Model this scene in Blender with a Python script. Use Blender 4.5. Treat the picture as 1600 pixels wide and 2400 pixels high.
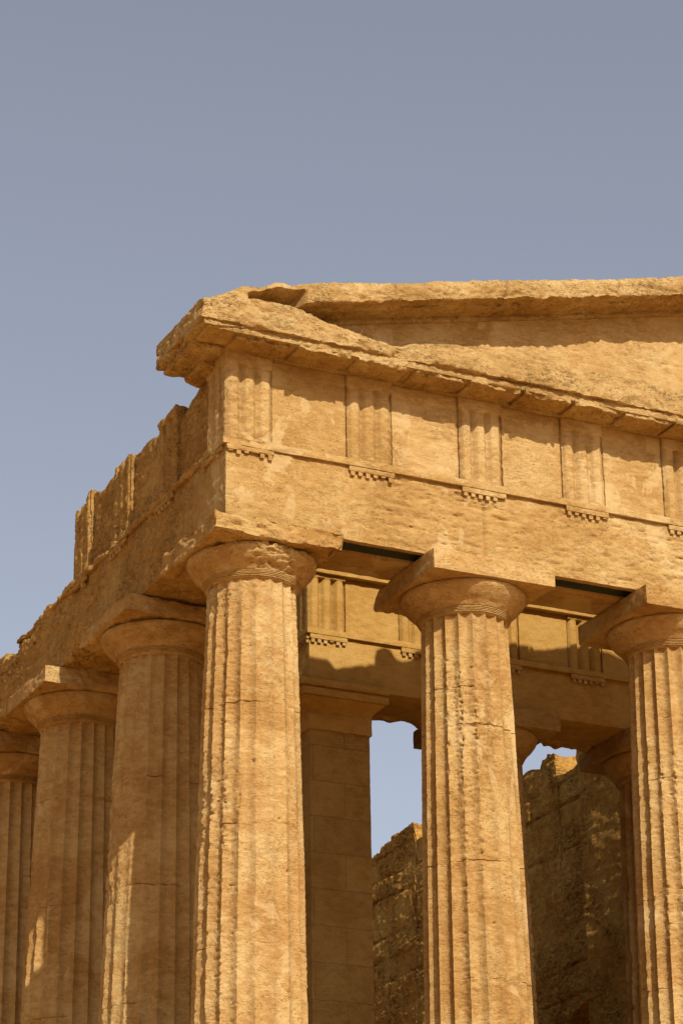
import bpy, math, random
import numpy as np
from mathutils import Vector, Matrix

# ------------------------------------------------------------------ scene, camera, light
sc = bpy.context.scene
for o in list(bpy.data.objects):
    bpy.data.objects.remove(o)
COL = sc.collection

CAM = (-12.6525, -28.5453, -6.1545)
YAW, PITCH, ROLL = math.radians(26.0256), math.radians(23.0799), math.radians(-0.7721)
FPX = 6152.989                                   # focal length in pixels of the 1600x2400 photograph
cam_d = bpy.data.cameras.new("camera")
cam = bpy.data.objects.new("camera", cam_d)
COL.objects.link(cam)
F = Vector((math.sin(YAW)*math.cos(PITCH), math.cos(YAW)*math.cos(PITCH), math.sin(PITCH)))
Rv = Vector((math.cos(YAW), -math.sin(YAW), 0)); Uv = Rv.cross(F)
R2 = Rv*math.cos(ROLL)+Uv*math.sin(ROLL); U2 = -Rv*math.sin(ROLL)+Uv*math.cos(ROLL)
m = Matrix.Identity(4)
for i in range(3):
    m[i][0], m[i][1], m[i][2], m[i][3] = R2[i], U2[i], -F[i], CAM[i]
cam.matrix_world = m
cam_d.sensor_fit = 'VERTICAL'; cam_d.sensor_height = 36.0; cam_d.sensor_width = 24.0
cam_d.lens = 36.0*FPX/2400.0
cam_d.clip_start = 0.5; cam_d.clip_end = 5000
sc.camera = cam

SUN_EL = math.radians(40.0)
SUN_AZ = math.radians(-1.3)                      # seen from the front (-Y), towards -X
sdir = Vector((math.sin(SUN_AZ)*math.cos(SUN_EL), -math.cos(SUN_AZ)*math.cos(SUN_EL), math.sin(SUN_EL)))
sl = bpy.data.lights.new("sun", 'SUN'); so = bpy.data.objects.new("sun", sl); COL.objects.link(so)
sl.energy = 4.45; sl.angle = math.radians(0.55); sl.color = (1.0, 0.988, 0.975)
so.rotation_euler = sdir.to_track_quat('Z', 'Y').to_euler()

w = bpy.data.worlds.new("World"); sc.world = w; w.use_nodes = True
nt = w.node_tree; nt.nodes.clear()
sky = nt.nodes.new('ShaderNodeTexSky'); sky.sky_type = 'NISHITA'; sky.sun_disc = False
sky.sun_elevation = SUN_EL
sky.sun_rotation = math.atan2(sdir.x, sdir.y)
sky.air_density = 1.0; sky.dust_density = 2.5; sky.ozone_density = 1.5; sky.altitude = 200
hs = nt.nodes.new('ShaderNodeHueSaturation'); hs.inputs['Saturation'].default_value = 0.42; hs.inputs['Value'].default_value = 1.0
tint = nt.nodes.new('ShaderNodeMix'); tint.data_type = 'RGBA'; tint.blend_type = 'MULTIPLY'
tint.inputs[0].default_value = 1.0; tint.inputs[7].default_value = (0.958, 0.960, 1.01, 1)
bg = nt.nodes.new('ShaderNodeBackground'); bg.inputs[1].default_value = 0.096
wo = nt.nodes.new('ShaderNodeOutputWorld')
nt.links.new(sky.outputs[0], hs.inputs['Color']); nt.links.new(hs.outputs[0], tint.inputs[6])
nt.links.new(tint.outputs[2], bg.inputs[0]); nt.links.new(bg.outputs[0], wo.inputs[0])

sc.view_settings.view_transform = 'Standard'; sc.view_settings.look = 'None'
sc.view_settings.exposure = 0.5; sc.view_settings.gamma = 1.0
sc.render.engine = 'CYCLES'
sc.cycles.max_bounces = 8; sc.cycles.diffuse_bounces = 5

# ------------------------------------------------------------------ noise
_rng = np.random.RandomState(7)
_T = (_rng.rand(64, 64, 64)*2-1).astype(np.float32)
def vnoise(P):
    i = np.floor(P).astype(np.int32); f = (P-i).astype(np.float32); f = f*f*(3-2*f)
    x0, y0, z0 = i[:, 0] & 63, i[:, 1] & 63, i[:, 2] & 63
    x1, y1, z1 = (x0+1) & 63, (y0+1) & 63, (z0+1) & 63
    fx, fy, fz = f[:, 0], f[:, 1], f[:, 2]
    a = _T[x0, y0, z0]*(1-fx)+_T[x1, y0, z0]*fx; b = _T[x0, y1, z0]*(1-fx)+_T[x1, y1, z0]*fx
    c = _T[x0, y0, z1]*(1-fx)+_T[x1, y0, z1]*fx; d = _T[x0, y1, z1]*(1-fx)+_T[x1, y1, z1]*fx
    return (a*(1-fy)+b*fy)*(1-fz)+(c*(1-fy)+d*fy)*fz
def fbm(P, freq=1.0, oct=3, seed=0, zs=1.0, gain=0.5):
    Q = np.asarray(P, dtype=np.float32)*np.array([freq, freq, freq*zs], np.float32)+np.float32(seed*13.37+11)
    s = 0; a = 1.0
    for k in range(oct):
        s = s+a*vnoise(Q); Q = Q*2.03+np.float32(5.7); a *= gain
    return s
def ss(a, b, x):
    t = np.clip((x-a)/(b-a), 0, 1); return t*t*(3-2*t)

# ------------------------------------------------------------------ mesh helpers
def mesh_from(name, V, Q, mat, sharp=45):
    me = bpy.data.meshes.new(name)
    nV, nQ = len(V), len(Q)
    me.vertices.add(nV); me.vertices.foreach_set('co', np.asarray(V, np.float32).ravel())
    me.loops.add(nQ*4); me.loops.foreach_set('vertex_index', np.asarray(Q, np.int32).ravel())
    me.polygons.add(nQ)
    me.polygons.foreach_set('loop_start', np.arange(0, nQ*4, 4, dtype=np.int32))
    me.polygons.foreach_set('use_smooth', np.ones(nQ, dtype=bool))
    me.update(calc_edges=True); me.validate()
    if sharp: me.set_sharp_from_angle(angle=math.radians(sharp))
    me.materials.append(mat)
    return me
def link(name, me, parent=None, loc=(0, 0, 0)):
    o = bpy.data.objects.new(name, me); COL.objects.link(o)
    if parent is not None:
        o.parent = parent
    o.location = loc
    return o
def tag(o, label, cat, group=None, kind=None):
    if label: o['label'] = label
    if cat: o['category'] = cat
    if group: o['group'] = group
    if kind: o['kind'] = kind
    return o
def thing(name, label, cat, loc=(0, 0, 0), group=None, rz=0):
    o = bpy.data.objects.new(name, None); COL.objects.link(o); o.location = loc; o.rotation_euler.z = rz
    o.empty_display_size = 0.3
    return tag(o, label, cat, group)

def lattice(lo, hi, res):
    """surface lattice of a box: verts, quads (outward)"""
    lo = np.array(lo, np.float64); hi = np.array(hi, np.float64)
    if np.isscalar(res): res = (res, res, res)
    n = [max(2, int(round((hi[a]-lo[a])/res[a]))) for a in range(3)]
    ny1, nz1 = n[1]+1, n[2]+1
    quads = []
    for a in range(3):
        b, c = (a+1) % 3, (a+2) % 3
        B, C = np.meshgrid(np.arange(n[b]), np.arange(n[c]), indexing='ij')
        B = B.ravel(); C = C.ravel()
        for side in (0, 1):
            idx = []
            for db, dc in ((0, 0), (1, 0), (1, 1), (0, 1)):
                t = [None]*3; t[a] = np.full_like(B, n[a]*side); t[b] = B+db; t[c] = C+dc
                idx.append((t[0]*ny1+t[1])*nz1+t[2])
            if side == 0: idx = idx[::-1]
            quads.append(np.stack(idx, 1))
    Q = np.concatenate(quads); u, inv = np.unique(Q.ravel(), return_inverse=True)
    Q = inv.reshape(-1, 4)
    k = u % nz1; j = (u//nz1) % ny1; i = u//(nz1*ny1)
    V = np.stack([lo[0]+(hi[0]-lo[0])*i/n[0], lo[1]+(hi[1]-lo[1])*j/n[1], lo[2]+(hi[2]-lo[2])*k/n[2]], 1)
    return V, Q
def rbox(lo, hi, res=0.03, R0=0.006, R1=0.02, amp=0.006, freq=9, seed=0, zs=2.0, rf=2.5, carve=None, off=(0, 0, 0), big=0.0, bigf=1.3):
    V, Q = lattice(lo, hi, res)
    lo = np.array(lo); hi = np.array(hi)
    W = V+np.array(off)
    half = (hi-lo)/2
    R = np.clip(R0+R1*np.maximum(0, fbm(W, rf, 3, seed+1)+0.15), 0.002, 0.95*half.min())[:, None]
    q = np.minimum(np.maximum(V, lo+R), hi-R)
    d = V-q; L = np.linalg.norm(d, axis=1, keepdims=True)+1e-9
    N = d/L
    P = q+N*np.minimum(R, L)
    if carve is not None: P = carve(P, N, V)
    disp = amp*fbm(W, freq, 3, seed+2, zs)+amp*.45*fbm(W, freq*3.1, 2, seed+8, zs)
    if big: disp = disp+big*(fbm(W, bigf, 2, seed+5)-0.25)
    P = P+N*disp[:, None]
    return P, Q
def merge(*parts):
    Vs, Qs, n = [], [], 0
    for V, Q in parts:
        Vs.append(V); Qs.append(Q+n); n += len(V)
    return np.concatenate(Vs), np.concatenate(Qs)

# ------------------------------------------------------------------ materials
def ramp(nt, src, pts):
    r = nt.nodes.new('ShaderNodeValToRGB'); e = r.color_ramp.elements
    e[0].position, e[0].color = pts[0][0], pts[0][1]; e[1].position, e[1].color = pts[1][0], pts[1][1]
    for p, c in pts[2:]:
        x = e.new(p); x.color = c
    nt.links.new(src, r.inputs[0]); return r.outputs[0]
def mapr(nt, src, a, b, c=0., d=1.):
    r = nt.nodes.new('ShaderNodeMapRange'); r.interpolation_type = 'SMOOTHSTEP'
    for i, v in zip((1, 2, 3, 4), (a, b, c, d)): r.inputs[i].default_value = v
    nt.links.new(src, r.inputs[0]); return r.outputs[0]
def math_(nt, op, a, b=None):
    n = nt.nodes.new('ShaderNodeMath'); n.operation = op
    for i, v in enumerate((a, b)):
        if v is None: continue
        if isinstance(v, (int, float)): n.inputs[i].default_value = v
        else: nt.links.new(v, n.inputs[i])
    return n.outputs[0]
def mixc(nt, f, a, b, mode='MIX'):
    n = nt.nodes.new('ShaderNodeMix'); n.data_type = 'RGBA'; n.blend_type = mode
    for i, v in zip((0, 6, 7), (f, a, b)):
        if isinstance(v, (int, float)): n.inputs[i].default_value = v
        elif isinstance(v, tuple): n.inputs[i].default_value = v
        else: nt.links.new(v, n.inputs[i])
    return n.outputs[2]
def noise_n(nt, vec, scale, detail=3, rough=0.55, stretch=None, off=0.0, dist=0.0):
    if stretch is not None or off:
        mp = nt.nodes.new('ShaderNodeMapping'); mp.inputs['Scale'].default_value = stretch or (1, 1, 1)
        mp.inputs['Location'].default_value = (off, off*1.7, off*.3)
        nt.links.new(vec, mp.inputs[0]); vec = mp.outputs[0]
    n = nt.nodes.new('ShaderNodeTexNoise'); n.inputs['Scale'].default_value = scale
    n.inputs['Detail'].default_value = detail; n.inputs['Roughness'].default_value = rough
    n.inputs['Distortion'].default_value = dist
    nt.links.new(vec, n.inputs['Vector']); return n.outputs['Fac']

def stone_mat(name, dark=(0.50, 0.255, 0.085), mid=(0.60, 0.335, 0.125), pale=(0.70, 0.44, 0.19), patch=0.5,
              bump=0.5, lichen=0.0, joints=None, pits=1.0, seed=0.0, cracks=1.0):
    AL = (.590, .602, .525)
    dark, mid, pale = [tuple(a*b for a, b in zip(c, AL)) for c in (dark, mid, pale)]
    mt = bpy.data.materials.new(name); mt.use_nodes = True; nt = mt.node_tree; nt.nodes.clear()
    out = nt.nodes.new('ShaderNodeOutputMaterial'); bs = nt.nodes.new('ShaderNodeBsdfPrincipled')
    bs.inputs['Roughness'].default_value = 0.95; bs.inputs['Specular IOR Level'].default_value = 0.02
    nt.links.new(bs.outputs[0], out.inputs[0])
    geo = nt.nodes.new('ShaderNodeNewGeometry'); pos = geo.outputs['Position']
    n1 = noise_n(nt, pos, 1.1, 4, .6, off=seed)
    n2 = noise_n(nt, pos, 6.0, 4, .65, (1, 1, 2.2), off=seed+3)
    base = ramp(nt, math_(nt, 'ADD', math_(nt, 'MULTIPLY', n1, 0.55), math_(nt, 'MULTIPLY', n2, 0.45)),
                [(0.40, dark+(1,)), (0.59, pale+(1,)), (0.49, mid+(1,))])
    oi = nt.nodes.new('ShaderNodeObjectInfo')
    cv = nt.nodes.new('ShaderNodeCombineColor')
    for ch, (lo_, hi_) in enumerate(((.95, 1.04), (.93, 1.05), (.88, 1.08))):
        nt.links.new(mapr(nt, oi.outputs['Random'], 0, 1, lo_, hi_), cv.inputs[ch])
    base = mixc(nt, 1.0, base, cv.outputs[0], 'MULTIPLY')
    # fine grain
    n3 = noise_n(nt, pos, 55.0, 3, .7)
    base = mixc(nt, 0.55, base, mixc(nt, 1.0, base, ramp(nt, n3, [(0.3, (.78, .74, .68, 1)), (0.7, (1.16, 1.15, 1.14, 1))]), 'MULTIPLY'))
    # pits : small, elongated along the bedding
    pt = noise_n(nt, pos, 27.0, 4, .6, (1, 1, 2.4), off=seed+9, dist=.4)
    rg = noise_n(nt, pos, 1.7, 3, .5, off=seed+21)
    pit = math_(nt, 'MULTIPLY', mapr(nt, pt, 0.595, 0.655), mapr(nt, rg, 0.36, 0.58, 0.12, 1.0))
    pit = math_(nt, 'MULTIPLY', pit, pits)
    base = mixc(nt, math_(nt, 'MULTIPLY', pit, 0.45), base, (dark[0]*.62, dark[1]*.5, dark[2]*.4, 1))  # shade of the pits put into the colour, with slight brownish weathering
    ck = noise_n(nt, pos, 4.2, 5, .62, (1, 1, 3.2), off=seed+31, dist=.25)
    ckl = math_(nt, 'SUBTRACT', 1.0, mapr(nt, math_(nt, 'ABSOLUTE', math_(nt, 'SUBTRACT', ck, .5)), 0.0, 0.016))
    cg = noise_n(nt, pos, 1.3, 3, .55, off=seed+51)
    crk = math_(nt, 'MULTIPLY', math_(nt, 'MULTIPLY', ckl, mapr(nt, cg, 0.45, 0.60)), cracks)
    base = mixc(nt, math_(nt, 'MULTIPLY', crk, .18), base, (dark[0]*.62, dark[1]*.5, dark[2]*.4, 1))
    # remains of smooth pale render
    smooth = None
    if patch > 0:
        pn = noise_n(nt, pos, 1.5, 5, .55, (1.0, 1.0, .8), off=seed+40, dist=.5)
        pr = noise_n(nt, pos, .42, 2, .5, off=seed+60)
        pm = math_(nt, 'MULTIPLY', mapr(nt, pn, 0.57-.03*patch, 0.61-.03*patch), mapr(nt, pr, 0.50, 0.56))
        smooth = pm
        base = mixc(nt, math_(nt, 'MULTIPLY', pm, .45), base, (0.43, 0.295, 0.13, 1))
    if lichen > 0:
        ln = noise_n(nt, pos, 2.3, 6, .7, off=seed+70)
        lm = math_(nt, 'MULTIPLY', mapr(nt, ln, 0.47, 0.60), lichen)
        base = mixc(nt, lm, base, (0.17, 0.10, 0.036, 1))
    h = math_(nt, 'MULTIPLY', n3, 0.55)
    h = math_(nt, 'ADD', h, math_(nt, 'MULTIPLY', noise_n(nt, pos, 22.0, 4, .65, (1, 1, 2.2), off=seed+5), 0.9))
    h = math_(nt, 'SUBTRACT', h, math_(nt, 'MULTIPLY', pit, 1.1))
    h = math_(nt, 'SUBTRACT', h, math_(nt, 'MULTIPLY', crk, .5))
    if smooth is not None:
        h = math_(nt, 'MULTIPLY', h, math_(nt, 'SUBTRACT', 1.0, math_(nt, 'MULTIPLY', smooth, .7)))
    if joints:
        (wd, ht, o1, o2, axis) = joints
        sp = nt.nodes.new('ShaderNodeSeparateXYZ'); nt.links.new(pos, sp.inputs[0])
        cb = nt.nodes.new('ShaderNodeCombineXYZ')
        nt.links.new(math_(nt, 'ADD', sp.outputs[axis], o1), cb.inputs[0])
        wob = math_(nt, 'MULTIPLY', noise_n(nt, pos, 3.0, 2), .02)
        nt.links.new(math_(nt, 'ADD', math_(nt, 'ADD', sp.outputs[2], o2), wob), cb.inputs[1])
        br = nt.nodes.new('ShaderNodeTexBrick'); br.inputs['Scale'].default_value = 1.0
        br.inputs['Brick Width'].default_value = wd; br.inputs['Row Height'].default_value = ht
        br.inputs['Mortar Size'].default_value = 0.007; br.inputs['Mortar Smooth'].default_value = 0.35
        br.offset = 0.5
        br.inputs['Color1'].default_value = (0.90, .90, .90, 1); br.inputs['Color2'].default_value = (1.04, 1.04, 1.04, 1)
        br.inputs['Mortar'].default_value = (1, 1, 1, 1)
        nt.links.new(cb.outputs[0], br.inputs['Vector'])
        base = mixc(nt, 1.0, base, br.outputs['Color'], 'MULTIPLY')
        base = mixc(nt, math_(nt, 'MULTIPLY', br.outputs['Fac'], .32), base, (0.10, 0.055, 0.02, 1))
        h = math_(nt, 'SUBTRACT', h, math_(nt, 'MULTIPLY', br.outputs['Fac'], 1.5))
    nt.links.new(base, bs.inputs['Base Color'])
    bp = nt.nodes.new('ShaderNodeBump'); bp.inputs['Strength'].default_value = bump; bp.inputs['Distance'].default_value = 0.02
    nt.links.new(h, bp.inputs['Height']); nt.links.new(bp.outputs[0], bs.inputs['Normal'])
    return mt
def flat_mat(name, col, rough=0.6, metal=0.0):
    mt = bpy.data.materials.new(name); mt.use_nodes = True
    nt = mt.node_tree; b = nt.nodes['Principled BSDF']
    n = nt.nodes.new('ShaderNodeTexNoise'); n.inputs['Scale'].default_value = 6
    c = ramp(nt, n.outputs['Fac'], [(0.3, tuple(v*.7 for v in col)+(1,)), (0.7, tuple(v*1.15 for v in col)+(1,))])
    nt.links.new(c, b.inputs['Base Color']); b.inputs['Roughness'].default_value = rough; b.inputs['Metallic'].default_value = metal
    return mt
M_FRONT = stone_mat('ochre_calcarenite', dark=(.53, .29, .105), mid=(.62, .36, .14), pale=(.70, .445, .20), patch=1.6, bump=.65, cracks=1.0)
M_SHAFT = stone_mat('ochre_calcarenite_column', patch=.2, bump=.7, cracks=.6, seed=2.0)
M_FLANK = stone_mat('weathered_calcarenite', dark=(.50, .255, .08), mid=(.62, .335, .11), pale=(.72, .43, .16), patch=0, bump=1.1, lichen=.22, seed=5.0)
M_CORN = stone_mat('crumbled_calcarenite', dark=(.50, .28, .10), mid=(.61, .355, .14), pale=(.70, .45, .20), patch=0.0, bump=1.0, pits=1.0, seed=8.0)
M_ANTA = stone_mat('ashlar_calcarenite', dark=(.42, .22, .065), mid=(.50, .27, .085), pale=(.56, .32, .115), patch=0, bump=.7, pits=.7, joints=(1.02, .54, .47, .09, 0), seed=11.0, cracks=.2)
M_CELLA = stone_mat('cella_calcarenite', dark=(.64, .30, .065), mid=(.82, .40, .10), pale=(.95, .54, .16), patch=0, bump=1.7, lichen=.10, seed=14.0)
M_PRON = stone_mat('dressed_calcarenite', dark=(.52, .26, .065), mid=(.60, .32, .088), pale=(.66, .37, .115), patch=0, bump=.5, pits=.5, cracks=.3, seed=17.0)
M_STEEL = flat_mat('dark_green_steel', (0.02, 0.03, 0.02), .5, .3)
M_GRASS = flat_mat('dry_stem', (0.22, 0.13, 0.045), .9)

# ------------------------------------------------------------------ dimensions (m), corner column axis at the origin
E_ = 0.65; TW = 0.66; ZB = 6.70; ZT0 = 7.74; ZT1 = 7.84; ZF = 9.05; ZCAP = 8.90
BACK = 0.42                                          # inner face of the outer entablature
FX = [0.0, 3.06, 6.26, 9.46, 12.66, 15.72]           # front column axes
FY = [3.04, 6.20, 9.36, 12.52, 15.68, 18.84, 22.0]    # flank column axes
XR = FX[-1]

# ------------------------------------------------------------------ ground, steps
def build_ground():
    n = 220; g = np.linspace(-1, 1, n); g = np.sign(g)*np.abs(g)**2.6
    X, Y = np.meshgrid(g*900+4, g*900+8, indexing='ij')
    dx = np.maximum(np.maximum(-4-X, X-20), 0); dy = np.maximum(np.maximum(-4-Y, Y-44), 0)
    d = np.hypot(dx, dy)
    Z = -2.35-5.4*ss(0, 24, d)*1.0-12*ss(30, 300, d)
    P = np.stack([X.ravel(), Y.ravel(), Z.ravel()], 1)
    P[:, 2] += .35*fbm(P, .09, 4, 3)*np.clip(d.ravel()/6, 0, 1)+.05*fbm(P, .8, 3, 4)
    i, j = np.meshgrid(np.arange(n-1), np.arange(n-1), indexing='ij'); a = (i*n+j).ravel()
    Q = np.stack([a, a+n, a+n+1, a+1], 1)
    mt = bpy.data.materials.new('dry_sandy_ground'); mt.use_nodes = True; t = mt.node_tree; b = t.nodes['Principled BSDF']
    geo = t.nodes.new('ShaderNodeNewGeometry')
    a1 = noise_n(t, geo.outputs['Position'], .35, 6, .6)
    c = ramp(t, a1, [(0.35, (.44, .235, .065, 1)), (0.6, (.50, .28, .09, 1)), (0.7, (.30, .20, .06, 1))])
    t.links.new(c, b.inputs['Base Color']); b.inputs['Roughness'].default_value = 1
    bp = t.nodes.new('ShaderNodeBump'); bp.inputs['Distance'].default_value = .05
    t.links.new(noise_n(t, geo.outputs['Position'], 8, 5, .6), bp.inputs['Height']); t.links.new(bp.outputs[0], b.inputs['Normal'])
    o = link('ground', mesh_from('ground', P, Q, mt, None)); tag(o, 'dry sandy ground of the temple hill', 'ground', kind='structure')
build_ground()
def build_steps():
    parts = []
    for k in range(4):
        e = .85+.42*k
        parts.append(rbox((-e, -e, -.52*(k+1)-(.3 if k == 3 else 0)), (XR+e, 38.3+e, -.52*k-.003*k), .5, .02, .02, .01, 3, seed=k))
    o = link('stepped_platform', mesh_from('stepped_platform', *merge(*parts), M_FLANK))
    tag(o, 'stepped stone platform carrying the temple columns', 'platform', kind='structure')
build_steps()

# ------------------------------------------------------------------ columns
def make_shaft(seed, wear, rough, joints, zbot=0.0, ztop=6.06, rb=.70, rt=.578, nper=12, dz=.024, holes=()):
    nth = 20*nper
    zs = list(np.arange(zbot, ztop, dz))+[ztop]
    for jz in joints: zs += [jz-.009, jz-.002, jz+.002, jz+.009]
    zs = np.array(sorted(zs)); nz = len(zs)
    th = np.arange(nth)/nth*2*math.pi
    TH, Z = np.meshgrid(th, zs, indexing='ij')
    t = Z/6.06
    R = rb+(rt-rb)*t+.012*np.sin(np.pi*np.clip(t, 0, 1))
    ph = (TH/(2*math.pi)*20) % 1.0
    u = np.abs(ph-.5)*2                                   # 1 at arris, 0 in flute
    fl = (1-u**2)*.060*(R/.6)
    C, S = np.cos(TH), np.sin(TH)
    P0 = np.stack([(R*C).ravel(), (R*S).ravel(), Z.ravel()], 1)
    Wf = wear(TH, Z).ravel()                               # 0 crisp .. 1 worn smooth
    Wf = np.clip(Wf+.25*fbm(P0, 1.1, 3, seed), 0, 1)
    fl = fl.ravel()*(1-.80*Wf)
    n_e = .45*fbm(P0, 4.0, 2, seed+1, 1.2)+.8*fbm(P0, 11.0, 4, seed+41, 1.8, .65)
    rr = rough(TH, Z).ravel()
    arr = (u.ravel()**4)
    r = R.ravel()-fl-arr*(.004+.012*Wf)
    r -= arr*rr*.050*np.maximum(0, n_e+.2)*np.clip(.55+1.3*fbm(P0, 1.4, 3, seed+45, .7), .1, 1.6)                # broken arrises
    r -= rr*.020*np.maximum(0, fbm(P0, 15, 4, seed+2, 2.6, .65)+.05)
    r += .0032*fbm(P0, 24, 3, seed+3, 2.2)
    gouge = np.maximum(0, fbm(P0, 2.1, 3, seed+7, 1.0)-.55)
    r -= rr*.07*gouge
    for (ht, hz, hr) in holes:
        dd = np.hypot((np.mod(TH.ravel()-ht+math.pi, 2*math.pi)-math.pi)*.66, Z.ravel()-hz); r -= .05*np.exp(-(dd/hr)**2)
    # close the flutes in a small curve under the annulets
    topc = ss(ztop-.055, ztop-.005, Z.ravel()); r = r*(1-topc)+np.maximum(r, R.ravel()-.012)*topc
    for jz in joints:
        jm = np.abs(Z.ravel()-jz) < .004
        r[jm] -= .022*np.clip(fbm(P0[jm], 3.5, 3, seed+4)+.25, 0.04, 1)
        near = np.exp(-((Z.ravel()-jz)/.03)**2)
        r -= near*.018*np.maximum(0, fbm(P0, 6, 3, seed+9)-.1)*(.4+rr)
    V = np.stack([r*C.ravel(), r*S.ravel(), Z.ravel()], 1)
    for jz in joints:                                     # let the joint line wander a little
        k = np.exp(-((Z.ravel()-jz)/.06)**2)
        V[:, 2] += k*.014*fbm(np.stack([C.ravel(), S.ravel(), C.ravel()*0+jz], 1), 2.2, 3, seed+6)
    i, j = np.meshgrid(np.arange(nth), np.arange(nz-1), indexing='ij'); i = i.ravel(); j = j.ravel(); i2 = (i+1) % nth
    Q = np.stack([i*nz+j, i2*nz+j, i2*nz+j+1, i*nz+j+1], 1)
    return V, Q
def lathe(prof, nth=180, seed=0, amp=0.0, freq=6, rough=None, base=.003):
    pr = np.array(prof); n = len(pr)
    th = np.arange(nth)/nth*2*math.pi
    TH, I = np.meshgrid(th, np.arange(n), indexing='ij')
    Rr = pr[I.ravel(), 0]; Z = pr[I.ravel(), 1]; C = np.cos(TH.ravel()); S = np.sin(TH.ravel())
    P = np.stack([Rr*C, Rr*S, Z], 1)
    d = base*fbm(P, 14, 3, seed, 2)*(.25+.75*ss(6.12, 6.17, Z))
    if rough is not None:
        k = rough(TH.ravel(), Z)
        d = d-k*(.035*np.maximum(0, fbm(P, 4, 3, seed+1, 1.3)+.45)+.045*np.maximum(0, fbm(P, 12, 4, seed+2, 1.6, .65)+.1))
    if amp: d = d+amp*fbm(P, freq, 3, seed+3)
    Rr = Rr+d; V = np.stack([Rr*C, Rr*S, Z], 1)
    i, j = np.meshgrid(np.arange(nth), np.arange(n-1), indexing='ij'); i = i.ravel(); j = j.ravel(); i2 = (i+1) % nth
    Q = np.stack([i*n+j, i2*n+j, i2*n+j+1, i*n+j+1], 1)
    return V, Q
def smooth_prof(pts, step=.012):
    out = []
    pts = [np.array(p, float) for p in pts]
    for k in range(len(pts)-1):
        p0 = pts[max(0, k-1)]; p1 = pts[k]; p2 = pts[k+1]; p3 = pts[min(len(pts)-1, k+2)]
        n = max(1, int(np.linalg.norm(p2-p1)/step))
        for s in range(n):
            t = s/n
            out.append(.5*((2*p1)+(-p0+p2)*t+(2*p0-5*p1+4*p2-p3)*t*t+(-p0+3*p1-3*p2+p3)*t**3))
    out.append(pts[-1]); return [tuple(p) for p in out]
def echinus_prof():
    pr = [(.562, 6.02), (.578, 6.035)]
    z = 6.045; r = .586
    for k in range(4):                                    # annulets
        pr += [(r, z), (r+.014, z+.002), (r+.014, z+.011), (r+.002, z+.014)]
        z += .018; r += .010
    pr += smooth_prof([(r+.012, z), (.685, 6.175), (.75, 6.235), (.80, 6.295), (.833, 6.35), (.842, 6.385), (.835, 6.41), (.80, 6.425)])
    pr += [(.5, 6.43)]
    return pr
def make_column(kind, seed):
    """returns dict of meshes"""
    L = lambda f: f
    zero = lambda T, Z: T*0
    ang = lambda T, c, wd: np.exp(-((np.mod(T-c+math.pi, 2*math.pi)-math.pi)/wd)**2)
    ab = dict(R0=.008, R1=.012, amp=.005, res=.03)
    ech_r = None; joints = (4.55, 3.1, 1.55)
    if kind == 'corner':
        wear = lambda T, Z: .36-.25*ang(T, math.radians(200), .7)+0*Z
        rough = lambda T, Z: .22+.75*ang(T, math.radians(205), .55)
        joints = (4.38, 2.83, 1.34)
        ab = dict(R0=.02, R1=.11, amp=.024, res=.022, big=.05, freq=6)
        ech_r = lambda T, Z: 1.0*ang(T, math.radians(268), 1.0)*ss(6.08, 6.16, Z)
    elif kind == 'second':
        wear = lambda T, Z: .0+.5*ang(T, math.radians(295), .45)*ss(5.4, 4.4, Z)
        rough = lambda T, Z: .95*ss(5.75, 5.3, Z)*ang(T, math.radians(250), .75)*(.45+.55*ss(2.2, 4.6, Z)+.5*ang(T, math.radians(222), .25))+.04
        joints = (5.02, 4.5, 2.7, 1.2)
        ech_r = lambda T, Z: .10+0*T
    elif kind == 'third':
        wear = lambda T, Z: .05+0*T
        rough = lambda T, Z: .12+.7*ss(4.9, 4.2, Z)*ang(T, math.radians(245), .9)
        joints = (5.05, 4.2, 2.6, 1.4)
    elif kind == 'flank':
        wear = lambda T, Z: .02+.3*ang(T, math.radians(200), .6)+0*Z
        rough = lambda T, Z: .15+.6*ang(T, math.radians(195), .7)
        joints = (4.28, 2.81, 1.25)
        ab = dict(R0=.02, R1=.10, amp=.018, res=.028, big=.05)
    elif kind == 'flank2':
        wear = lambda T, Z: 0*T-.05
        rough = lambda T, Z: .12+.5*ang(T, math.radians(195), .7)
        joints = (4.9, 3.3, 1.7)
        ab = dict(R0=.01, R1=.06, amp=.014, res=.028, big=.03)
    else:
        wear = lambda T, Z: 0*T
        rough = lambda T, Z: .35+0*T
    hi = kind in ('corner', 'second', 'third')
    mt = M_SHAFT
    V, Q = make_shaft(seed, wear, rough, joints, rb={'corner': .725, 'flank': .745, 'flank2': .735}.get(kind, .70), nper=14 if hi else 12, holes={'second': ((4.06, 2.38, .022), (4.6, 1.9, .015)), 'corner': ((5.05, 2.25, .02), (4.35, 3.6, .016), (4.9, 2.9, .014))}.get(kind, ()), dz=.018 if hi else .028)
    sh = mesh_from('shaft', V, Q, mt, 60)
    V, Q = lathe(echinus_prof(), 200, seed, rough=ech_r)
    ec = mesh_from('echinus', V, Q, mt, 50)
    h = .898
    V, Q = rbox((-h, -h, 6.42), (h, h, ZB-.002), seed=seed+20, rf=1.8, **ab)
    if kind == 'second':
        k = ss(-.25, -.85, V[:, 0])*ss(.25, .85, V[:, 1])
        V[:, 0] += k*(.05+.08*fbm(V, 4, 3, seed+60)); V[:, 1] -= k*(.05+.08*fbm(V, 5, 3, seed+61)); V[:, 2] += k*.05*fbm(V, 7, 3, seed+62)*(V[:, 2] < 6.6)
    am = mesh_from('abacus', V, Q, mt, 45)
    return dict(shaft=sh, echinus=ec, abacus=am)
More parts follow.
